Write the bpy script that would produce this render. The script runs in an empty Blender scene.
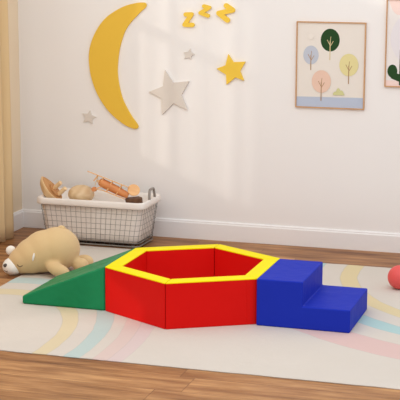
import bpy, bmesh, math, random
from math import sin, cos, pi, radians as R
from mathutils import Vector, Matrix, noise
random.seed(7)
S = bpy.context.scene
COL = S.collection

# ------------------------------------------------------------------ camera
cam = bpy.data.cameras.new('camera'); co = bpy.data.objects.new('camera', cam); COL.objects.link(co)
cam.sensor_width = 36; cam.lens = 36 * 1392.9 / 400; cam.clip_end = 100
yaw, pitch, roll = R(-17.1515), R(-10.6448), R(.2068)
fw = Vector((sin(yaw)*cos(pitch), cos(yaw)*cos(pitch), sin(pitch)))
rt = Vector((cos(yaw), -sin(yaw), 0)); up = rt.cross(fw)
r2 = rt*cos(roll) + up*sin(roll); u2 = up*cos(roll) - rt*sin(roll)
m = Matrix((r2, u2, -fw)).transposed().to_4x4(); m.translation = Vector((2.263, -7.2191, 2.0279))
co.matrix_world = m
S.camera = co

# ------------------------------------------------------------------ light
W = bpy.data.worlds.new('world'); S.world = W; W.use_nodes = True
bg = W.node_tree.nodes['Background']; bg.inputs[0].default_value = (.955, .985, 1.02, 1); bg.inputs[1].default_value = .985
sun = bpy.data.lights.new('sun', 'SUN'); so = bpy.data.objects.new('sun', sun); COL.objects.link(so)
sun.energy = .66; sun.angle = R(1.6); sun.color = (1, .93, .82)
EL, AZ = R(17), R(45)
sd = Vector((sin(AZ)*cos(EL), cos(AZ)*cos(EL), -sin(EL)))
so.rotation_euler = sd.to_track_quat('-Z', 'Y').to_euler()
so.location = (-4, -3, 3)
def area(name, loc, target, sx, sy, power, color):
    l = bpy.data.lights.new(name, 'AREA'); o = bpy.data.objects.new(name, l); COL.objects.link(o)
    l.shape = 'RECTANGLE'; l.size = sx; l.size_y = sy; l.energy = power; l.color = color
    o.location = loc; o.rotation_euler = (Vector(target)-Vector(loc)).to_track_quat('-Z', 'Y').to_euler()
area('window_daylight', (-1.72, -.75, 1.5), (.3, .9, .1), 1.6, 1.5, 7, (1, .84, .66))
area('warm_corner_fill', (-1.62, .45, 1.25), (-1.45, 1.74, .9), .3, 1.4, .55, (1, .72, .42))  # unseen fill added beside the curtain to warm the left corner
area('overhead_fill', (.6, -1.2, 3.2), (.3, .2, 0), 2.4, 2.0, 36, (1, .97, .95))  # fill added overhead to brighten top faces; no ceiling fixture here
vs = S.view_settings; vs.view_transform = 'Standard'; vs.look = 'None'; vs.gamma = 1; vs.exposure = 0.0
vs.use_curve_mapping = False

# ------------------------------------------------------------------ material helpers
def srgb(r, g, b):
    f = lambda c: (c/255/12.92 if c <= 10.3 else ((c/255+.055)/1.055)**2.4)
    return (f(r), f(g), f(b), 1)
class Mat:
    def __init__(s, name, rough=.6, spec=.4):
        s.m = bpy.data.materials.new(name); s.m.use_nodes = True
        s.t = s.m.node_tree; s.n = s.t.nodes; s.b = s.n['Principled BSDF']
        s.b.inputs['Roughness'].default_value = rough; s.b.inputs['Specular IOR Level'].default_value = spec
    def node(s, typ, **kw):
        n = s.n.new(typ)
        for k, v in kw.items():
            if k.startswith('i_'): n.inputs[k[2:].replace('_', ' ')].default_value = v
            else: setattr(n, k, v)
        return n
    def link(s, a, b): s.t.links.new(a, b)
    def math(s, op, a, b=None, clamp=False):
        n = s.n.new('ShaderNodeMath'); n.operation = op; n.use_clamp = clamp
        for i, v in enumerate((a, b)):
            if v is None: continue
            if isinstance(v, (int, float)): n.inputs[i].default_value = v
            else: s.link(v, n.inputs[i])
        return n.outputs[0]
    def mix(s, fac, a, b, mode='MIX'):
        n = s.n.new('ShaderNodeMix'); n.data_type = 'RGBA'; n.blend_type = mode
        for sock, v in ((n.inputs[0], fac), (n.inputs[6], a), (n.inputs[7], b)):
            if isinstance(v, (int, float)): sock.default_value = v
            elif isinstance(v, tuple): sock.default_value = v
            else: s.link(v, sock)
        return n.outputs[2]
    def coord(s, kind='Object', scale=None):
        c = s.n.new('ShaderNodeTexCoord').outputs[kind]
        if scale:
            mp = s.n.new('ShaderNodeMapping'); mp.inputs['Scale'].default_value = scale; s.link(c, mp.inputs[0]); c = mp.outputs[0]
        return c
    def noise(s, vec, scale, detail=3, rough=.5):
        n = s.node('ShaderNodeTexNoise', i_Scale=scale, i_Detail=detail, i_Roughness=rough); s.link(vec, n.inputs['Vector']); return n.outputs['Fac']
    def bump(s, h, strength=.2, dist=.01):
        n = s.node('ShaderNodeBump', i_Strength=strength, i_Distance=dist); s.link(h, n.inputs['Height']); s.link(n.outputs[0], s.b.inputs['Normal'])
    def color(s, c):
        if isinstance(c, tuple): s.b.inputs['Base Color'].default_value = c
        else: s.link(c, s.b.inputs['Base Color'])

def plain(name, c, rough=.6, spec=.4, nscale=40, nstr=.05, vary=.06, dist=.004):
    M = Mat(name, rough, spec); v = M.coord()
    n = M.noise(v, nscale)
    d = tuple(x*(1-vary) for x in c[:3]) + (1,); e = tuple(min(1, x*(1+vary)) for x in c[:3]) + (1,)
    M.color(M.mix(n, d, e)); M.bump(n, nstr, dist)
    return M.m
def vinyl(name, c, rough=.42, wr=.25):
    M = Mat(name, rough, .07); v = M.coord()
    big = M.noise(v, 7, 2); fine = M.noise(v, 260, 2)
    h = M.math('ADD', M.math('MULTIPLY', big, 1.0), M.math('MULTIPLY', fine, .03))
    M.bump(h, wr, .02); M.color(c)
    return M.m
def wood(name, light, dark, scale=(3, 40, 40), rough=.5):
    M = Mat(name, rough, .4); v = M.coord(scale=scale)
    n = M.noise(v, 1.6, 5, .6); w = M.node('ShaderNodeTexWave', i_Scale=.8, i_Distortion=6, i_Detail=3); M.link(v, w.inputs['Vector'])
    f = M.math('ADD', M.math('MULTIPLY', n, .6), M.math('MULTIPLY', w.outputs['Fac'], .4), True)
    M.color(M.mix(f, dark, light)); M.bump(n, .08, .003)
    return M.m

# wall paint
M = Mat('wall_paint', .85, .2); v = M.coord(); n = M.noise(v, 120, 3)
M.color(M.mix(M.noise(v, 1.2, 2), srgb(239, 235, 232), srgb(241, 238, 235))); M.bump(n, .04, .002); MW = M.m
MWL = plain('warm_bounce_wall_paint', srgb(232, 212, 184), .85, .2, 120, .03, .02)  # beige tint added so the left wall bounces warm light into the corner
MTRIM = plain('white_trim_paint', srgb(241, 238, 236), .45, .4, 60, .02, .015)
# oak floor: planks run along X
M = Mat('oak_planks', .42, .22); v = M.coord()
sp = M.node('ShaderNodeSeparateXYZ'); M.link(v, sp.inputs[0])
PW, PL = .215, 1.45
row = M.math('FLOOR', M.math('DIVIDE', M.math('ADD', sp.outputs[1], 1.437+PW*40), PW))
wn = M.node('ShaderNodeTexWhiteNoise', noise_dimensions='1D'); M.link(row, wn.inputs['W'])
xs = M.math('ADD', M.math('DIVIDE', M.math('ADD', sp.outputs[0], 40), PL), wn.outputs['Value'])
colid = M.math('FLOOR', xs)
wn2 = M.node('ShaderNodeTexWhiteNoise', noise_dimensions='1D'); M.link(M.math('ADD', M.math('MULTIPLY', row, 17.3), colid), wn2.inputs['W'])
pid = wn2.outputs['Value']
cb = M.node('ShaderNodeCombineXYZ'); M.link(M.math('ADD', M.math('MULTIPLY', sp.outputs[0], 1.1), M.math('MULTIPLY', pid, 30)), cb.inputs[0]); M.link(M.math('MULTIPLY', sp.outputs[1], 8), cb.inputs[1])
g1 = M.noise(cb.outputs[0], 1.8, 6, .62)
cb2 = M.node('ShaderNodeCombineXYZ'); M.link(M.math('ADD', M.math('MULTIPLY', sp.outputs[0], 4), M.math('MULTIPLY', pid, 50)), cb2.inputs[0]); M.link(M.math('MULTIPLY', sp.outputs[1], 90), cb2.inputs[1])
g2 = M.noise(cb2.outputs[0], 1.0, 4, .6)
ramp = M.node('ShaderNodeValToRGB'); e = ramp.color_ramp.elements
e[0].position = .33; e[0].color = srgb(110, 66, 34); e[1].position = .66; e[1].color = srgb(198, 148, 98)
mid = e.new(.5); mid.color = srgb(162, 113, 70)
M.link(M.math('ADD', M.math('ADD', M.math('MULTIPLY', g1, .8), M.math('MULTIPLY', g2, .2)), M.math('MULTIPLY', M.math('SUBTRACT', pid, .5), .14)), ramp.inputs[0])
fy = M.math('FRACT', M.math('DIVIDE', M.math('ADD', sp.outputs[1], 1.437+PW*40), PW)); fx = M.math('FRACT', xs)
seam = M.math('MAXIMUM', M.math('LESS_THAN', fy, .012), M.math('LESS_THAN', fx, .0022))
M.color(M.mix(M.math('MULTIPLY', seam, .75), ramp.outputs[0], srgb(88, 56, 38)))
M.bump(M.math('SUBTRACT', M.math('MULTIPLY', g2, .3), seam), .15, .003); MFLOOR = M.m

MRED = vinyl('red_vinyl', srgb(216, 20, 16)); MYEL = vinyl('yellow_vinyl', srgb(240, 222, 14), .5, .1)
MGREEN = vinyl('green_vinyl', srgb(26, 128, 80), .45, .7)
MGREEN.node_tree.nodes['Principled BSDF'].inputs['Specular IOR Level'].default_value = .14; MBLUE = vinyl('blue_vinyl', srgb(30, 49, 172), .55, .3)
MMOON = plain('moon_yellow_paint', srgb(234, 190, 66), .6, .3, 15, .02, .02)
MSTARY = plain('star_yellow_paint', srgb(240, 200, 70), .6, .3, 15, .02, .02)
MSTARG = plain('pale_grey_paint', srgb(219, 210, 200), .7, .3, 15, .02, .02)
MWB = wood('light_beech', srgb(240, 210, 166), srgb(222, 184, 134)); MWD = wood('brown_wood', srgb(204, 152, 98), srgb(176, 122, 74))
MWR = wood('reddish_wood', srgb(224, 150, 90), srgb(200, 122, 68)); MWT = wood('tan_wood', srgb(230, 204, 166), srgb(204, 170, 126), (6, 6, 30))
MWO = wood('orange_pine', srgb(242, 192, 134), srgb(226, 168, 108))
MWK = wood('dark_brown_wood', srgb(120, 84, 56), srgb(88, 58, 38), (8, 30, 30))
MFRAME = wood('copper_oak_frame', srgb(206, 162, 118), srgb(188, 140, 96))
MWIRE = plain('grey_steel_wire', srgb(138, 130, 122), .35, .6, 90, .02, .08); [n for n in MWIRE.node_tree.nodes if n.type == 'BSDF_PRINCIPLED'][0].inputs['Metallic'].default_value = .3
MDARK = plain('dark_steel', srgb(120, 114, 106), .4, .5, 90, .02, .08)
# cloths
def cloth(name, c, rough=.95, fine=700, fstr=.12, vary=.05):
    M = Mat(name, rough, .1); v = M.coord(); n = M.noise(v, fine, 2); b = M.noise(v, 9, 3)
    d = tuple(x*(1-vary) for x in c[:3]) + (1,)
    M.color(M.mix(b, d, c)); M.bump(M.math('ADD', M.math('MULTIPLY', n, .15), b), fstr, .012)
    M.b.inputs['Sheen Weight'].default_value = .15
    return M.m
MLIN = cloth('white_linen', srgb(238, 230, 222), .9, 500, .3, .04)
MPLUSH = cloth('tan_plush', srgb(217, 186, 138), .95, 900, .12, .03); MPW = cloth('white_plush', srgb(245, 240, 232), .95, 900, .08, .02)
MNOSE = cloth('grey_plush_nose', srgb(92, 84, 78), .8, 600, .1)
MTHREAD = plain('dark_thread', srgb(70, 58, 48), .8)
M = Mat('beige_curtain', .9, .1); v = M.coord(); w = M.noise(v, 500, 2); M.color(M.mix(M.noise(v, 3), srgb(214, 184, 138), srgb(222, 194, 150))); M.bump(w, .1, .002)
M.b.inputs['Sheen Weight'].default_value = .1; MCURT = M.m
# sheer: woven density varies in vertical bands
M = Mat('white_sheer', .9, .1); v = M.coord(); sp = M.node('ShaderNodeSeparateXYZ'); M.link(v, sp.inputs[0])
cb = M.node('ShaderNodeCombineXYZ'); M.link(sp.outputs[1], cb.inputs[0]); n = M.noise(cb.outputs[0], 9, 2, .5)
tr = M.node('ShaderNodeBsdfTransparent'); mx = M.node('ShaderNodeMixShader')
M.link(M.math('ADD', M.math('MULTIPLY', M.math('SUBTRACT', n, .5), 4.0), .5, True), mx.inputs[0])
M.link(tr.outputs[0], mx.inputs[1]); M.link(M.b.outputs[0], mx.inputs[2])
M.link(mx.outputs[0], M.n['Material Output'].inputs[0]); M.color(srgb(240, 236, 228)); MSHEER = M.m
# glass
M = Mat('window_glass', .0, .3)
tr = M.node('ShaderNodeBsdfTransparent'); gl = M.node('ShaderNodeBsdfGlossy', i_Roughness=.02); mx = M.node('ShaderNodeMixShader'); mx.inputs[0].default_value = .06
M.link(tr.outputs[0], mx.inputs[1]); M.link(gl.outputs[0], mx.inputs[2]); M.link(mx.outputs[0], M.n['Material Output'].inputs[0]); MGLASS = M.m
# ball: textured rubber
MBALL = plain('red_rubber', srgb(226, 88, 84), .5, .35, 150, .35, .06, .004)
# rug: two rainbows printed on cream pile
M = Mat('cream_rug_pile', .95, .08); v = M.coord(); sp = M.node('ShaderNodeSeparateXYZ'); M.link(v, sp.inputs[0])
wob = M.math('MULTIPLY', M.math('SUBTRACT', M.noise(v, 6, 2), .5), .014)
X = M.math('ADD', sp.outputs[0], wob); Y = M.math('ADD', sp.outputs[1], wob)
col = M.mix(M.noise(v, 3, 2), srgb(206, 197, 186), srgb(211, 202, 192))
fibre = M.noise(v, 240, 3)
def arch(col, cx, cy, bands, legs):
    dx = M.math('SUBTRACT', X, cx); dy = M.math('SUBTRACT', Y, cy)
    dy = M.math('DIVIDE', dy, legs)     # legs > 1: a taller, elliptical rainbow
    d = M.math('SQRT', M.math('ADD', M.math('MULTIPLY', dx, dx), M.math('MULTIPLY', dy, dy)))
    for a, b, c, k in bands:
        f = M.math('MULTIPLY', M.math('GREATER_THAN', d, a), M.math('LESS_THAN', d, b))
        col = M.mix(M.math('MULTIPLY', f, M.math('ADD', .62*k, M.math('MULTIPLY', fibre, .4*k))), col, c)
        # fine tufted outline of the band
        ln = M.math('LESS_THAN', M.math('MINIMUM', M.math('ABSOLUTE', M.math('SUBTRACT', d, a)), M.math('ABSOLUTE', M.math('SUBTRACT', d, b))), .003)
        col = M.mix(M.math('MULTIPLY', ln, .25*k), col, srgb(170, 165, 158))
    return col
YEL, BLU, PNK = srgb(216, 197, 148), srgb(160, 198, 199), srgb(215, 176, 172)
col = arch(col, -1.06, -1.0, ((.565, .645, YEL, .75), (.735, .82, BLU, .65), (.885, .965, PNK, .5), (.965, 1.04, srgb(212, 180, 186), .5)), 1.63)
col = arch(col, 1.93, 1.16, ((1.20, 1.305, YEL, .95), (1.44, 1.56, BLU, .95), (1.71, 1.93, PNK, .85)), 1.0)
M.color(col); M.bump(M.math('ADD', M.math('MULTIPLY', fibre, .6), M.noise(v, 25, 2)), .35, .006); MRUG = M.m

# ------------------------------------------------------------------ mesh helpers
def link_mesh(name, bm, mats, parent=None, smooth=False, bevel=0, segs=3, angle=35):
    bmesh.ops.recalc_face_normals(bm, faces=bm.faces)
    me = bpy.data.meshes.new(name); bm.to_mesh(me); bm.free()
    for mt in (mats if isinstance(mats, (list, tuple)) else [mats]): me.materials.append(mt)
    o = bpy.data.objects.new(name, me); COL.objects.link(o)
    if parent: o.parent = parent
    if smooth:
        for p in me.polygons: p.use_smooth = True
    if bevel:
        b = o.modifiers.new('bevel', 'BEVEL'); b.width = bevel; b.segments = segs; b.limit_method = 'ANGLE'; b.angle_limit = R(angle)
        for p in me.polygons: p.use_smooth = True
        b.harden_normals = True
    return o
def tag(o, label, cat, group=None):
    o['label'] = label; o['category'] = cat
    if group: o['group'] = group
    return o
def thing(name, loc, label, cat, group=None, rot=(0, 0, 0)):
    o = bpy.data.objects.new(name, None); COL.objects.link(o); o.location = loc; o.rotation_euler = rot; o.empty_display_size = .05
    return tag(o, label, cat, group)
def struct(o): o['kind'] = 'structure'; return o
def box(bm, x0, x1, y0, y1, z0, z1):
    v = [bm.verts.new((x, y, z)) for z in (z0, z1) for x, y in ((x0, y0), (x1, y0), (x1, y1), (x0, y1))]
    for f in ((0, 3, 2, 1), (4, 5, 6, 7), (0, 1, 5, 4), (1, 2, 6, 5), (2, 3, 7, 6), (3, 0, 4, 7)): bm.faces.new([v[i] for i in f])
def prism(bm, pts, d0, d1, axis='z', mi=0):
    def P(p, d): return (p[0], p[1], d) if axis == 'z' else ((p[0], d, p[1]) if axis == 'y' else (d, p[0], p[1]))
    a = [bm.verts.new(P(p, d0)) for p in pts]; b = [bm.verts.new(P(p, d1)) for p in pts]; n = len(pts)
    fs = [bm.faces.new(a[::-1]), bm.faces.new(b)] + [bm.faces.new((a[i], a[(i+1) % n], b[(i+1) % n], b[i])) for i in range(n)]
    for f in fs: f.material_index = mi
def tube(bm, pts, r, n=8, closed=False, caps=True):
    pts = [Vector(p) for p in pts]; N = len(pts); rings = []; prev = None
    for i, p in enumerate(pts):
        if closed: t = (pts[(i+1) % N]-pts[i-1]).normalized()
        else: t = (pts[min(i+1, N-1)]-pts[max(i-1, 0)]).normalized()
        if prev is None: u = t.orthogonal().normalized()
        else: u = (prev - t*prev.dot(t)).normalized()
        prev = u; w = t.cross(u); rr = r[i] if isinstance(r, (list, tuple)) else r
        rings.append([bm.verts.new(p + (u*cos(2*pi*k/n)+w*sin(2*pi*k/n))*rr) for k in range(n)])
    for i in range(N if closed else N-1):
        a, b = rings[i], rings[(i+1) % N]
        for k in range(n): bm.faces.new((a[k], a[(k+1) % n], b[(k+1) % n], b[k]))
    if not closed and caps: bm.faces.new(rings[0][::-1]); bm.faces.new(rings[-1])
def lathe(bm, prof, n=24, mat=Matrix()):
    rings = []
    for r, z in prof:
        if r < 1e-6: rings.append([bm.verts.new(mat @ Vector((0, 0, z)))])
        else: rings.append([bm.verts.new(mat @ Vector((r*cos(2*pi*k/n), r*sin(2*pi*k/n), z))) for k in range(n)])
    for a, b in zip(rings, rings[1:]):
        for k in range(n):
            k2 = (k+1) % n
            if len(a) == 1 and len(b) == 1: continue
            if len(a) == 1: bm.faces.new((a[0], b[k], b[k2]))
            elif len(b) == 1: bm.faces.new((a[k], a[k2], b[0]))
            else: bm.faces.new((a[k], a[k2], b[k2], b[k]))
def ellip(bm, c, r, rot=None, sub=3):
    mt = Matrix.Translation(c) @ (rot.to_4x4() if rot else Matrix()) @ Matrix.Diagonal((*r, 1))
    bmesh.ops.create_icosphere(bm, subdivisions=sub, radius=1, matrix=mt)
def catmull(P, n=6):
    out = []; N = len(P); P = [Vector(p) for p in P]
    for i in range(N):
        a, b, c, d = P[i-1], P[i], P[(i+1) % N], P[(i+2) % N]
        for k in range(n):
            t = k/n; out.append(.5*((2*b)+(c-a)*t+(2*a-5*b+4*c-d)*t*t+(3*b-a-3*c+d)*t**3))
    return out

# ------------------------------------------------------------------ room
WY = 1.736; WX = -1.83; FZ = -.006
bm = bmesh.new(); box(bm, WX-.15, 3.6, -4.2, WY+.12, -.1, FZ); struct(link_mesh('floor', bm, MFLOOR))
bm = bmesh.new(); box(bm, WX-.15, 3.6, WY, WY+.12, FZ, 2.7); struct(link_mesh('wall_back', bm, MW))
# left wall with two window openings (outside the picture, they let the sun in)
WIN = [(-.12, 1.1, .92, 2.4), (-2.25, -1.55, .1, .92)]
bm = bmesh.new()
ys = sorted({-4.2, WY, *[w[0] for w in WIN], *[w[1] for w in WIN]}); zs = sorted({FZ, 2.7, *[w[2] for w in WIN], *[w[3] for w in WIN]})
for a, b in zip(ys, ys[1:]):
    for c, d in zip(zs, zs[1:]):
        if any(w[0] <= a and b <= w[1] and w[2] <= c and d <= w[3] for w in WIN): continue
        box(bm, WX-.15, WX, a, b, c, d)
bmesh.ops.remove_doubles(bm, verts=bm.verts, dist=1e-5)
seen = {}
for f in list(bm.faces):
    k = tuple(round(x, 4) for x in f.calc_center_median()); seen.setdefault(k, []).append(f)
bmesh.ops.delete(bm, geom=[f for fs in seen.values() if len(fs) > 1 for f in fs], context='FACES')
struct(link_mesh('wall_left', bm, MWL))
for i, (y0, y1, z0, z1) in enumerate(WIN):
    bm = bmesh.new(); x0, x1 = WX-.11, WX-.05; t = .05
    box(bm, x0, x1, y0, y0+t, z0, z1); box(bm, x0, x1, y1-t, y1, z0, z1); box(bm, x0, x1, y0+t, y1-t, z0, z0+t); box(bm, x0, x1, y0+t, y1-t, z1-t, z1)
    if i == 0: box(bm, x0, x1, y0+t, y1-t, 1.84, 1.9)
    w = struct(link_mesh(f'window_{i+1}', bm, MTRIM))
    bm = bmesh.new(); box(bm, WX-.082, WX-.078, y0+t, y1-t, z0+t, z1-t); link_mesh('pane', bm, MGLASS, w)
# baseboards with a stepped lip
def skirting(name, length, M4):
    prof = [(0, FZ), (-.016, FZ), (-.016, .105), (-.012, .112), (-.012, .119), (-.006, .1235), (0, .1235)]
    bm = bmesh.new(); prism(bm, prof, 0, length, 'x'); bmesh.ops.transform(bm, matrix=M4, verts=bm.verts)
    return struct(link_mesh(name, bm, MTRIM, bevel=.0012, segs=2, angle=25))
skirting('baseboard_back', 3.6-WX, Matrix.Translation((WX, WY, 0)))
skirting('baseboard_left', 5.9, Matrix.Translation((WX, WY-5.9, 0)) @ Matrix.Rotation(pi/2, 4, 'Z'))

# curtains at the left
def drape(name, mat, x, y0, y1, z0, z1, waves, amp, seed):
    bm = bmesh.new(); ny, nz = waves*14, 24; g = []
    for j in range(nz+1):
        v = j/nz; z = z0+(z1-z0)*v; rowv = []
        for i in range(ny+1):
            u = i/ny; ph = 2*pi*waves*u
            a = amp*(1-.35*v)*(1+.3*sin(3*u*pi+seed))
            xx = x + a*sin(ph+.5*sin(ph*.37+seed)+.25*sin(v*3+seed)) + .006*noise.noise((u*8, v*2, seed))
            yy = y0+(y1-y0)*u + .3*a*sin(2*ph)
            rowv.append(bm.verts.new((xx, yy, z)))
        g.append(rowv)
    for j in range(nz):
        for i in range(ny): bm.faces.new((g[j][i], g[j][i+1], g[j+1][i+1], g[j+1][i]))
    o = link_mesh(name, bm, mat, smooth=True)
    so = o.modifiers.new('solid', 'SOLIDIFY'); so.thickness = .003
    return o
tag(drape('curtain', MCURT, -1.765, .93, 1.44, -.002, 2.5, 4, .04, 1.3), 'beige floor-length curtain gathered by the left wall, beside the back corner', 'curtain')
sh = drape('sheer_curtain', MSHEER, -1.79, -.2, .92, .75, 2.5, 9, .012, 2.1); tag(sh, 'thin white sheer curtain hung over the left window', 'curtain'); sh.modifiers.clear()

# rug
bm = bmesh.new()
nx, ny = 60, 48; x0, x1, y0, y1 = -1.225, 1.9, -1.10, 1.265
def edge(i, j):
    w = .006*noise.noise((i*.35, j*.35, 3))
    return w
vt = [[bm.verts.new((x0+(x1-x0)*i/nx + (edge(0, j) if i in (0, nx) else 0), y0+(y1-y0)*j/ny + (edge(i, 0) if j in (0, ny) else 0), 0)) for i in range(nx+1)] for j in range(ny+1)]
for j in range(ny):
    for i in range(nx): bm.faces.new((vt[j][i], vt[j][i+1], vt[j+1][i+1], vt[j+1][i]))
ret = bmesh.ops.extrude_face_region(bm, geom=bm.faces[:])
for v in [g for g in ret['geom'] if isinstance(g, bmesh.types.BMVert)]: v.co.z = FZ+.0005
rug = link_mesh('rug', bm, MRUG, bevel=.002, segs=2, angle=60); tag(rug, 'large cream rug with two pastel rainbows under the foam play set', 'rug')
RZ = 0.0

# ------------------------------------------------------------------ foam play set
H = .253; RO, RI = .5, .4045
def hexv(k, r): an = R(210+60*k); return (r*cos(an), r*sin(an))
def half(keys, label):
    t = thing('foam_pit_half', (0, 0, RZ), label, 'foam block', 'halves of the hexagonal foam pit')
    for a, b in keys:
        g = .0016
        A, B, C2, D = [Vector(p) for p in (hexv(a, RO), hexv(b, RO), hexv(b, RI), hexv(a, RI))]
        d = (B-A).normalized()
        ga = g if a in (1, 4) else .0003; gb = g if b in (1, 4) else .0003
        P = [A+d*ga, B-d*gb, C2-d*gb, D+d*ga]
        bm = bmesh.new(); prism(bm, P, 0, H-.004); pn = link_mesh('side_panel', bm, MRED, t, bevel=.004, segs=3)
        bm = bmesh.new(); prism(bm, P, H-.009, H); link_mesh('top_cover', bm, MYEL, pn, bevel=.004, segs=3)['label'] = 'yellow top cover'
        if (a, b) == (1, 2):    # sewn closing seam near the corner on the front panel
            n = Vector((d.y, -d.x)); q = B-d*.058+n*.0003
            bm = bmesh.new(); tube(bm, [(q.x, q.y, .006), (q.x, q.y, H-.012)], .0011, 6); link_mesh('seam', bm, MRED, pn)
    return t
half([(0, 1), (5, 0), (4, 5)], 'left half of the red hexagonal foam pit with yellow top, next to the green ramp')
half([(1, 2), (2, 3), (3, 4)], 'right half of the red hexagonal foam pit with yellow top, next to the blue steps')
XE = .433+.002
bm = bmesh.new(); prism(bm, [(0, 0), (.506, 0), (.506, .1235), (.2506, .1235), (.2506, H+.003), (0, H+.003)], -.25, .25, 'y')
o = link_mesh('foam_steps', bm, MBLUE, bevel=.007, segs=4); o.location = (XE, -.024, RZ); tag(o, 'blue two-step foam climbing block on the rug at the right end', 'foam block')
bm = bmesh.new()
nu, nv = 28, 20
def top(u, v):      # sloping face, softly wrinkled
    z = .046+(H-.046)*u
    e = min(u, 1-u)*min(v, 1-v)*16
    return (-.5+.5*u, -.25+.5*v, z+.009*min(1, e)*noise.noise((u*4+v*5, v*2, 5)) + .003*min(1, e)*noise.noise((u*14, v*9, 2)))
g = [[bm.verts.new(top(i/nu, j/nv)) for i in range(nu+1)] for j in range(nv+1)]
for j in range(nv):
    for i in range(nu): bm.faces.new((g[j][i], g[j][i+1], g[j+1][i+1], g[j+1][i]))
bl = [bm.verts.new(p) for p in ((-.5, -.25, 0), (0, -.25, 0), (0, .25, 0), (-.5, .25, 0))]
bm.faces.new([bl[0], bl[1]]+g[0][::-1]); bm.faces.new([bl[2], bl[3]]+g[nv])
bm.faces.new([bl[1], bl[2]]+[g[j][nu] for j in range(nv, -1, -1)]); bm.faces.new([bl[3], bl[0]]+[g[j][0] for j in range(nv+1)]); bm.faces.new(bl)
o = link_mesh('foam_ramp', bm, MGREEN, bevel=.012, segs=4, angle=50); o.location = (-XE, 0, RZ); tag(o, 'green foam wedge ramp on the rug at the left end', 'foam block')

# ball
bm = bmesh.new(); bmesh.ops.create_uvsphere(bm, u_segments=48, v_segments=24, radius=.071)
o = link_mesh('ball', bm, MBALL, smooth=True); o.location = (1.036, .75, RZ+.0705); tag(o, 'coral red textured ball on the rug at the right edge', 'ball')

# ------------------------------------------------------------------ plush bear
T = thing('plush_bear', (-1.0, .515, RZ), 'tan plush polar bear lying asleep on the rug left of the basket', 'plush toy')
def rel(p): return Vector(p)-Vector((-1.03, .58, RZ))
def blob(parts, voxel, smooth_it, name, mat, parent):
    bm = bmesh.new()
    for c, r, rot in parts: ellip(bm, rel(c), r, rot, 3)
    me = bpy.data.meshes.new('tmp'); bm.to_mesh(me); bm.free()
    o = bpy.data.objects.new('tmp', me); COL.objects.link(o)
    rm = o.modifiers.new('r', 'REMESH'); rm.mode = 'VOXEL'; rm.voxel_size = voxel
    sm = o.modifiers.new('s', 'SMOOTH'); sm.iterations = smooth_it; sm.factor = .5
    dg = bpy.context.evaluated_depsgraph_get(); dg.update()
    m2 = bpy.data.meshes.new_from_object(o.evaluated_get(dg)); COL.objects.unlink(o); bpy.data.objects.remove(o)
    m2.name = name; m2.materials.clear(); m2.materials.append(mat)
    for p in m2.polygons: p.use_smooth = True
    # keep everything above the rug
    for v in m2.vertices:
        if v.co.z < .002: v.co.z = .002
    ob = bpy.data.objects.new(name, m2); COL.objects.link(ob); ob.parent = parent
    return ob
def rz(d, ty=0): return Matrix.Rotation(R(d), 3, 'Z') @ Matrix.Rotation(R(ty), 3, 'Y')
body = blob([((-1.075, .585, .145), (.142, .150, .138), None),
             ((-1.14, .55, .134), (.150, .140, .132), rz(15, -14)),
             ((-1.20, .515, .112), (.13, .125, .112), rz(15, -22)),
             ((-1.245, .492, .090), (.11, .108, .088), rz(15, -18)),
             ((-1.295, .47, .062), (.066, .078, .058), rz(15, -10)),
             # near fore paw folded against the flank, far fore paw, hind feet
             ((-1.005, .430, .054), (.088, .045, .040), rz(-12, 14)), ((-1.10, .68, .05), (.08, .05, .04), None),
             ((-.92, .585, .054), (.052, .046, .046), rz(10)), ((-.94, .70, .05), (.06, .045, .045), None)], .008, 10, 'body', MPLUSH, T)
body['label'] = 'tan plush body with stubby paws'
def part(name, mat, els, sub=3):
    bm = bmesh.new()
    for c, r, rot in els: ellip(bm, rel(c), r, rot, sub)
    return link_mesh(name, bm, mat, T, smooth=True)
part('muzzle', MPW, [((-1.308, .446, .052), (.066, .070, .055), rz(20, -8))])
part('nose', MNOSE, [((-1.331, .389, .066), (.016, .011, .012), rz(25))])
part('ear', MPW, [((-1.356, .52, .130), (.031, .018, .030), rz(25))])
part('ear', MPW, [((-1.150, .396, .130), (.007, .012, .026), rz(20, 12))])
part('tail', MPLUSH, [((-1.05, .60, .272), (.026, .022, .02), None)])
def stitch(name, pts, r=.0022):
    bm = bmesh.new(); tube(bm, [rel(p) for p in pts], r, 6); return link_mesh(name, bm, MTHREAD, T, smooth=True)
EYE = [(-1.252, .384, .078), (-1.243, .380, .070), (-1.234, .378, .0675), (-1.225, .377, .070), (-1.216, .377, .076)]
MOU = [(-1.343, .395, .034), (-1.334, .392, .028), (-1.325, .39, .028), (-1.318, .39, .033)]

# snap the stitched lines onto the plush surface
def snap(pts, obs, off=.0008):
    d = -fw; out = []
    from mathutils.bvhtree import BVHTree
    trees = []
    for o in obs:
        bm = bmesh.new(); bm.from_mesh(o.data); trees.append(BVHTree.FromBMesh(bm)); bm.free()
    for p in pts:
        q = rel(p); best = None
        for t in trees:
            h = t.ray_cast(q+d*.5, -d)
            if h[0] is not None and (best is None or (h[0]-q).dot(d) > (best-q).dot(d)): best = h[0]
        out.append(Vector((-1.03, .58, RZ))+(best if best is not None else q)+d*off)
    return out
muz = [c for c in T.children if c.name == 'muzzle'][0]
stitch('eye', snap(EYE, [body, muz])); stitch('mouth', snap(MOU, [body, muz]), .0015)

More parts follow.
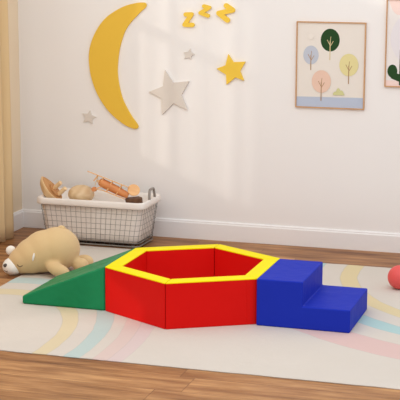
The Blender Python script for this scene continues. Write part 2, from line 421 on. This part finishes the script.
# ------------------------------------------------------------------ wire basket
BX, BY = -1.118, 1.428
B = thing('laundry_basket', (BX, BY, FZ), 'grey wire basket with white cloth liner, full of wooden toys, by the wall', 'basket')
def rrect(hx, hy, r, n=6):
    out = []
    for cx, cy, a0 in ((hx-r, hy-r, 0), (-hx+r, hy-r, 90), (-hx+r, -hy+r, 180), (hx-r, -hy+r, 270)):
        for k in range(n+1): a = R(a0+90*k/n); out.append((cx+r*cos(a), cy+r*sin(a)))
    return out
def resample(P, n, off=0):
    P = [Vector(p) for p in P]; L = [(P[(i+1) % len(P)]-P[i]).length for i in range(len(P))]; tot = sum(L); out = []
    for k in range(n):
        s = (k/n*tot+off) % tot; i = 0
        while s > L[i]: s -= L[i]; i += 1
        out.append(P[i].lerp(P[(i+1) % len(P)], s/L[i]))
    return out
HT = (.372, .188); HB = (.334, .158); ZB, ZT = .020, .312
def sec(v, grow=0): return rrect(HB[0]+(HT[0]-HB[0])*v+grow, HB[1]+(HT[1]-HB[1])*v+grow, .045)
bm = bmesh.new(); nw = 58
bot, topp = resample(sec(0), nw), resample(sec(1), nw)
for a, b in zip(bot, topp): tube(bm, [(a.x, a.y, ZB), (b.x, b.y, ZT)], .0013, 5)
for k in range(1, 8):
    v = k/8; tube(bm, [(p[0], p[1], ZB+(ZT-ZB)*v) for p in sec(v, .0015)], .0013, 5, True)
link_mesh('wire_mesh', bm, MWIRE, B, smooth=True)
bm = bmesh.new(); tube(bm, [(p[0], p[1], ZB) for p in sec(0, .002)], .005, 8, True)
tube(bm, [(p[0], p[1], ZB+.024) for p in sec(.08, .002)], .0032, 8, True)
for i in range(9):
    x = -.28+.07*i; tube(bm, [(x, -HB[1], ZB), (x, HB[1], ZB)], .002, 5)
for y in (-.07, 0, .07): tube(bm, [(-HB[0], y, ZB), (HB[0], y, ZB)], .002, 5)
link_mesh('base_frame', bm, MDARK, B, smooth=True)
for sx in (-1, 1):
    for sy in (-1, 1):
        bm = bmesh.new(); lathe(bm, [(0, 0), (.011, 0), (.013, .004), (.011, ZB), (0, ZB)], 16, Matrix.Translation((sx*.28, sy*.11, 0))); link_mesh('foot', bm, MDARK, B, smooth=True)
bm = bmesh.new(); tube(bm, [(p[0], p[1], ZT) for p in sec(1, .001)], .004, 8, True); link_mesh('rim', bm, MWIRE, B, smooth=True)
for sx in (1,):
    bm = bmesh.new(); pts = []
    for k in range(15):
        a = pi*k/14; pts.append((sx*(HT[0]+.002-.006*sin(a)), .012+.055*cos(a), ZT-.012+.085*min(1, sin(a)*1.4)))
    tube(bm, pts, .0085, 10); link_mesh('handle', bm, MWIRE, B, smooth=True)
# cloth liner: inside wall, padded bed the toys lie on, cuff folded over the rim
bm = bmesh.new(); nl = 96; rings = []
def ring(v, grow, z, wr):
    P = resample(sec(v, grow), nl); out = []
    for k, p in enumerate(P):
        n = p.normalized(); w = wr*noise.noise((p.x*16, p.y*16, z*5)); out.append(bm.verts.new((p.x+n.x*w, p.y+n.y*w, z+(.3*w))))
    return out
seq = [(.05, -.030, .036, .008), (.12, -.008, .05, .010), (.3, -.009, .11, .012), (.5, -.009, .17, .012), (.75, -.009, .235, .010), (.93, -.006, .298, .004), (1, 0, .318, .002),
       ]
outer = [ring(*s) for s in seq]
cuff = [ring(1, .004, .3235, .002), ring(1, .010, .320, .002), ring(1, .0125, .310, .003), ring(.97, .014, .296, .004), ring(.95, .0145, .281, .005), ring(.95, .0115, .279, .005)]
inner = [ring(1, -.010, .318, .002), ring(.93, -.016, .300, .004), ring(.82, -.02, .262, .006), ring(.75, -.05, .248, .008), ring(.75, -.10, .243, .006)]
def bridge(a, b):
    for k in range(nl): bm.faces.new((a[k], a[(k+1) % nl], b[(k+1) % nl], b[k]))
allr = outer[:-1] + [cuff[-1]] 
for a, b in zip(outer[:-1], outer[1:-1]): bridge(a, b)
bridge(outer[-2], cuff[5])
for k in range(5, 0, -1): bridge(cuff[k], cuff[k-1])
bridge(cuff[0], inner[0])
for a, b in zip(inner, inner[1:]): bridge(a, b)
bm.faces.new(inner[-1]); bm.faces.new(outer[0][::-1])
for v in outer[-1]: bm.verts.remove(v)
ln = link_mesh('liner', bm, MLIN, B, smooth=True)

# toys in the basket
# --- boat: local x = bow, z = deck normal
def boat(M4):
    t = bpy.data.objects.new('toy_boat', None); COL.objects.link(t); t.matrix_world = M4
    tag(t, 'wooden toy boat with two peg funnels tipped up in the basket, leftmost toy', 'toy')
    bm = bmesh.new(); N = 24; ring_s = []
    def outline(s, inset=0):
        P = []
        for k in range(N):
            a = 2*pi*k/N; x, y = cos(a), sin(a)
            px = .095*x if x < 0 else .115*x; py = .055*y*(1-.35*max(0, x)**1.5)
            P.append((px*(s), py*s))
        return P
    levels = [(.25, -.066), (.55, -.060), (.78, -.043), (.93, -.017), (1, 0), (.97, .004)]
    for s, z in levels: ring_s.append([bm.verts.new((p[0], p[1], z)) for p in outline(s)])
    for a, b in zip(ring_s, ring_s[1:]):
        for k in range(N): bm.faces.new((a[k], a[(k+1) % N], b[(k+1) % N], b[k]))
    bm.faces.new(ring_s[0][::-1]); bm.faces.new(ring_s[-1])
    link_mesh('hull', bm, MWB, t, smooth=True).data.polygons.foreach_set('use_smooth', [True]*(len(levels)*N-N)+[False, False])
    bm = bmesh.new(); prism(bm, outline(.93), .0035, .0075); link_mesh('deck', bm, MWD, t, bevel=.001, segs=1)
    bm = bmesh.new(); prism(bm, [(p[0]*.5-.022, p[1]*.6) for p in outline(1)], .0075, .020); link_mesh('cabin', bm, MWD, t, bevel=.003, segs=2)
    for x in (-.002, -.052):
        bm = bmesh.new(); lathe(bm, [(0, .016), (.0145, .016), (.0145, .086), (.0125, .089), (0, .089)], 18, Matrix.Translation((x, 0, 0))); link_mesh('funnel', bm, MWB, t, bevel=.0)
    return t
# deck normal points right/up/towards viewer; bow points up-left
xx = -.64*r2+.77*u2; zx = ((.77*r2+.64*u2)*.86-fw*.50).normalized(); yx = zx.cross(xx)
M4 = Matrix((xx, yx, zx)).transposed().to_4x4(); M4.translation = Vector((-1.425, 1.345, .354)); boat(M4)
# --- wooden ball
bm = bmesh.new(); lathe(bm, [(0, -.058)]+[(.090*sin(pi*k/20), -.062*cos(pi*k/20)) for k in range(4, 20)]+[(0, .062)], 40)
o = link_mesh('wooden_ball', bm, MWT, smooth=True); o.location = (-1.238, 1.40, .324); tag(o, 'round tan wooden ball in the basket between boat and biplane', 'toy')
# --- biplane
an = R(21.6)
P = thing('toy_biplane', (0, 0, 0), 'wooden toy biplane with stacked wings lying tilted in the basket', 'toy')
px_ = r2*cos(an)-u2*sin(an); py_ = (fw+.02*u2).normalized(); pz_ = px_.cross(py_); py_ = pz_.cross(px_)
M4 = Matrix((px_, py_, pz_)).transposed().to_4x4(); M4.translation = Vector((-1.014, 1.375, .397)); P.matrix_world = M4
def rod(a, b, r, name, mat, n=10): bm = bmesh.new(); tube(bm, [a, b], r, n); return link_mesh(name, bm, mat, P, smooth=False)
def board(name, x0, x1, y0, y1, z, mat, th=.005):
    bm = bmesh.new(); n = 6; r = (y1-y0)*.45; pts = []
    for cx, cy, a0 in ((x1-r, y1-r, 0), (x0+r, y1-r, 90), (x0+r, y0+r, 180), (x1-r, y0+r, 270)):
        for k in range(n+1): a = R(a0+90*k/n); pts.append((cx+r*cos(a), cy+r*sin(a)))
    prism(bm, pts, z-th/2, z+th/2); return link_mesh(name, bm, mat, P, bevel=.0012, segs=2)
board('wing', -.183, .121, -.03, .03, .034, MWO); board('wing', -.05, .122, -.03, .03, -.048, MWO)['label'] = 'shorter lower wing'
bm = bmesh.new(); lathe(bm, [(0, -.108), (.016, -.107), (.025, -.099), (.029, -.08), (.029, .0), (.026, .06), (.021, .107), (.018, .110), (0, .110)], 24, Matrix.Translation((.023, .0, -.010)) @ Matrix.Rotation(pi/2+R(5), 4, 'Y'))
link_mesh('fuselage', bm, MWR, P, smooth=True)
for x in (-.005, .062):
    for y in (-.022, .022): rod((x-.008, y, -.048), (x+.006, y, .034), .0042, 'strut', MWO)
for x in (-.105, -.062):
    rod((x-.012, -.02, -.012), (x, -.02, .034), .0042, 'strut', MWO)
bm = bmesh.new(); lathe(bm, [(0, -.004), (.040, -.004), (.042, 0), (.040, .004), (0, .004)], 32, Matrix.Translation((.153, -.005, .030)) @ Matrix.Rotation(R(68), 4, 'X')); link_mesh('tail_disc', bm, MWO, P, bevel=0)
rod((.115, 0, -.016), (.150, -.003, .01), .006, 'tail_post', MWR)
rod((-.095, -.04, -.062), (-.095, .04, -.062), .0038, 'axle', MWO)
for y in (-.04, .04):
    bm = bmesh.new(); lathe(bm, [(0, -.005), (.014, -.005), (.016, 0), (.014, .005), (0, .005)], 20, Matrix.Translation((-.095, y, -.062)) @ Matrix.Rotation(pi/2, 4, 'X')); link_mesh('wheel', bm, MWR, P)
for y in (-.02, .02): rod((-.095, y, -.062), (-.045, y*.6, -.02), .0035, 'strut', MWO)
rod((-.095, -.02, -.062), (-.045, -.02, -.048), .0032, 'strut', MWO)
bm = bmesh.new(); lathe(bm, [(0, 0), (.010, 0), (.011, .006), (.006, .016), (0, .018)], 16, Matrix.Translation((-.083, 0, -.002)) @ Matrix.Rotation(-pi/2, 4, 'Y')); link_mesh('nose_cap', bm, MWB, P, smooth=True)
bm = bmesh.new(); prism(bm, [(-.042, -.005), (-.014, -.008), (0, -.004), (.014, -.008), (.042, -.005), (.042, .005), (.014, .008), (0, .004), (-.014, .008), (-.042, .005)], -.002, .002)
bmesh.ops.transform(bm, matrix=Matrix.Translation((-.102, .0, -.002)) @ Matrix.Rotation(R(35), 4, 'X') @ Matrix.Rotation(pi/2, 4, 'Y'), verts=bm.verts); link_mesh('propeller', bm, MWB, P, bevel=.001, segs=1)

# --- dark brown stand-in for an unidentified shape under the plane's tail
bm = bmesh.new(); prism(bm, [(-.055, -.02), (.05, -.025), (.058, .0), (.03, .026), (-.045, .024), (-.06, .004)], -.022, .022)
o = link_mesh('dark_piece', bm, MWK, bevel=.005, segs=2); o.location = (-.865, 1.42, .296); o.rotation_euler = (R(10), R(-6), R(12)); tag(o, 'unidentified dark brown piece at the right end of the basket, under the biplane tail', 'toy')

# ------------------------------------------------------------------ wall decorations
GAP = .0005
def decal(name, pts, mat, th, label, cat, group=None, bev=.0025):
    cx = sum(p[0] for p in pts)/len(pts); cz = sum(p[1] for p in pts)/len(pts)
    bm = bmesh.new(); prism(bm, [(p[0]-cx, p[1]-cz) for p in pts], 0, -th, 'y')
    o = link_mesh(name, bm, mat, bevel=bev, segs=2, angle=30); o.location = (cx, WY-GAP, cz); return tag(o, label, cat, group)
MOON = [(-.902, 1.6), (-.882, 1.59), (-.885, 1.568), (-.923, 1.536), (-1.018, 1.433), (-1.069, 1.309), (-1.090, 1.172), (-1.086, 1.069), (-1.057, .947), (-1.003, .845), (-.952, .775), (-.943, .755), (-.952, .741), (-.985, .741), (-1.053, .769), (-1.153, .846), (-1.234, .954), (-1.284, 1.077), (-1.302, 1.201), (-1.289, 1.304), (-1.243, 1.407), (-1.169, 1.497), (-1.06, 1.564), (-.966, 1.594)]
decal('crescent_moon', catmull(MOON, 5), MMOON, .014, 'large yellow crescent moon mounted on the wall above the basket', 'wall decoration')
STARS = [([(-.749, 1.149), (-.688, 1.066), (-.577, 1.08), (-.631, .983), (-.588, .886), (-.688, .925), (-.770, .844), (-.774, .957), (-.864, .998), (-.763, 1.04)], MSTARG, .016, 'large pale grey star on the wall beside the crescent moon'),
         ([(-.304, 1.269), (-.267, 1.217), (-.184, 1.223), (-.221, 1.158), (-.193, 1.096), (-.252, 1.116), (-.314, 1.065), (-.318, 1.132), (-.385, 1.17), (-.322, 1.195)], MSTARY, .016, 'yellow star on the wall below the sleeping letters'),
         ([(-.569, 1.3), (-.563, 1.276), (-.54, 1.263), (-.561, 1.249), (-.566, 1.225), (-.582, 1.238), (-.614, 1.228), (-.603, 1.254), (-.617, 1.274), (-.587, 1.278)], MSTARG, .010, 'small pale grey star on the wall above the large grey star'),
         ([(-1.298, .854), (-1.287, .82), (-1.25, .808), (-1.28, .792), (-1.282, .757), (-1.31, .777), (-1.351, .765), (-1.332, .801), (-1.354, .831), (-1.317, .829)], MSTARG, .010, 'small pale grey star on the wall left of the crescent moon')]
for p, mt, th, lb in STARS: decal('star', p, mt, th, lb, 'wall decoration', 'stars on the wall', .0015)
ZS = [(((-.602, 1.526), (-.562, 1.527), (-.610, 1.458), (-.555, 1.457)), .0145, 'smallest yellow letter z on the wall, lowest of the three, nearest the moon'),
      (((-.475, 1.583), (-.437, 1.574), (-.500, 1.538), (-.446, 1.520)), .0125, 'middle yellow letter z on the wall between the other two'),
      (((-.321, 1.589), (-.276, 1.560), (-.372, 1.539), (-.311, 1.493)), .0165, 'largest yellow letter z on the wall, tilted, nearest the framed tree picture')]
for q, hw, lb in ZS:
    c = sum((Vector(p) for p in q), Vector((0, 0)))/4; bm = bmesh.new(); P4 = [Vector(p)-c for p in q]
    for i, (a, b) in enumerate(((P4[0], P4[1]), (P4[1], P4[2]), (P4[2], P4[3]))):
        d = (b-a).normalized(); an = math.atan2(d.y, d.x); pts = [(b.x+hw*cos(an-pi/2+pi*k/8), b.y+hw*sin(an-pi/2+pi*k/8)) for k in range(9)]+[(a.x+hw*cos(an+pi/2+pi*k/8), a.y+hw*sin(an+pi/2+pi*k/8)) for k in range(9)]
        prism(bm, pts, -.0001*i, -.016-.0002*i, 'y')
    o = link_mesh('letter_z', bm, MSTARY); o.location = (c.x, WY-GAP, c.y); tag(o, lb, 'wall decoration', 'letters z on the wall')
# framed pictures
def flat(name, c, rough=.8): return plain(name, c, rough, .2, 200, .01, .02)
PAP = flat('print_paper', srgb(232, 224, 214))
def picture(x0, x1, z0, z1, label, draw, mats):
    t = thing('framed_picture', (x0, WY-GAP, z0), label, 'picture'); w, h = x1-x0, z1-z0; fwid, d = .0075, .016
    bm = bmesh.new(); box(bm, 0, fwid, -d, 0, 0, h); box(bm, w-fwid, w, -d, 0, 0, h); box(bm, fwid, w-fwid, -d, 0, 0, fwid); box(bm, fwid, w-fwid, -d, 0, h-fwid, h)
    link_mesh('frame', bm, MFRAME, t)
    bm = bmesh.new(); box(bm, fwid, w-fwid, -.008, -.002, fwid, h-fwid)
    cnt = [0]
    def shape(pts, mi):
        cnt[0] += 1; y = -.008-.0002*cnt[0]
        f = bm.faces.new([bm.verts.new((min(max(p[0]-x0, fwid), w-fwid), y, min(max(p[1]-z0, fwid), h-fwid))) for p in pts]); f.material_index = mi
    draw(shape)
    o = link_mesh('print', bm, mats, t)
    for p in o.data.polygons:       # keep printed faces turned to the room
        if abs(p.normal.y) > .9 and p.center.y < -.0081 and p.normal.y > 0: p.flip()
    return t
def ell(cx, cz, rx, rzz, n=40, a0=0, a1=2*pi): return [(cx+rx*cos(a0+(a1-a0)*k/n), cz+rzz*sin(a0+(a1-a0)*k/n)) for k in range(n + (0 if a1-a0 > 6.28 else 1))]
def line(a, b, w):
    a, b = Vector(a), Vector(b); d = (b-a).normalized(); n = Vector((-d.y, d.x))*w/2; return [a-n, b-n, b+n, a+n]
def tree(sh, cx, cz, rx, rzz, base, mi, tk, k=1):
    sh(ell(cx, cz, rx, rzz), mi); fork = cz-.3*rzz
    sh(line((cx, base), (cx, fork+.018), .006), tk); sh(line((cx, fork-.012), (cx-.02*k, fork+.024), .004), tk); sh(line((cx, fork-.02), (cx+.021*k, fork+.016), .004), tk)
    sh(line((cx, fork), (cx+.004, fork+.045), .0035), tk)
def draw1(sh):
    sh([(.16, .932), (.63, .932), (.63, 1.009), (.16, 1.004)], 5)
    tree(sh, .385, 1.379, .063, .074, 1.249, 1, 6); tree(sh, .259, 1.279, .051, .061, 1.18, 2, 7); tree(sh, .512, 1.221, .063, .073, 1.098, 3, 7); tree(sh, .332, 1.108, .064, .074, .981, 4, 7)
    sh([(.410, 1.022), (.413, 1.036), (.424, 1.045), (.430, 1.043), (.436, 1.060), (.446, 1.070), (.455, 1.062), (.462, 1.052), (.470, 1.054), (.478, 1.046), (.482, 1.036), (.489, 1.022)], 8)
    sh(ell(.258, 1.40, .018, .02), 9)
C1 = [PAP, flat('print_dark_green', srgb(40, 72, 38)), flat('print_lavender', srgb(192, 197, 208)), flat('print_yellow', srgb(226, 214, 156)), flat('print_peach', srgb(232, 198, 178)), flat('print_blue_grey', srgb(186, 195, 212)), flat('print_cream', srgb(216, 196, 150)), flat('print_brown', srgb(176, 140, 104)), flat('print_sage', srgb(208, 206, 150)), flat('print_pale_cream', srgb(235, 227, 217))]
picture(.160, .620, .932, 1.497, 'framed print of four round pastel trees on the wall', draw1, C1)
def draw2(sh):
    sh([(.7, 1.08), (1.3, 1.08), (1.3, 1.13), (.7, 1.13)], 1)
    sh(ell(.83, 1.70, .07, .15), 1); sh(ell(1.02, 1.62, .12, .06), 1)
    sh(ell(.93, 1.40, .15, .17), 2)
    cac = lambda cx, cz, rx, rzz: sh(ell(cx, cz, rx, rzz), 3)
    sh(ell(.797, 1.190, .032, .042), 3); sh(line((.795, 1.165), (.86, 1.140), .045), 3)
    sh([(.842, 1.10), (.842, 1.32)]+[(.872+.03*cos(pi-pi*k/10), 1.32+.035*sin(pi-pi*k/10)) for k in range(1, 10)]+[(.902, 1.32), (.902, 1.10)], 3)
    sh(line((.88, 1.20), (.95, 1.22), .04), 3); cac(.955, 1.255, .028, .05)
C2 = [flat('print_paper_pale', srgb(234, 228, 224)), flat('print_blush', srgb(240, 214, 206)), flat('print_pale_lilac', srgb(230, 224, 226)), C1[1]]
picture(.748, 1.208, 1.087, 1.652, 'framed cactus print on the wall at the upper right edge', draw2, C2)
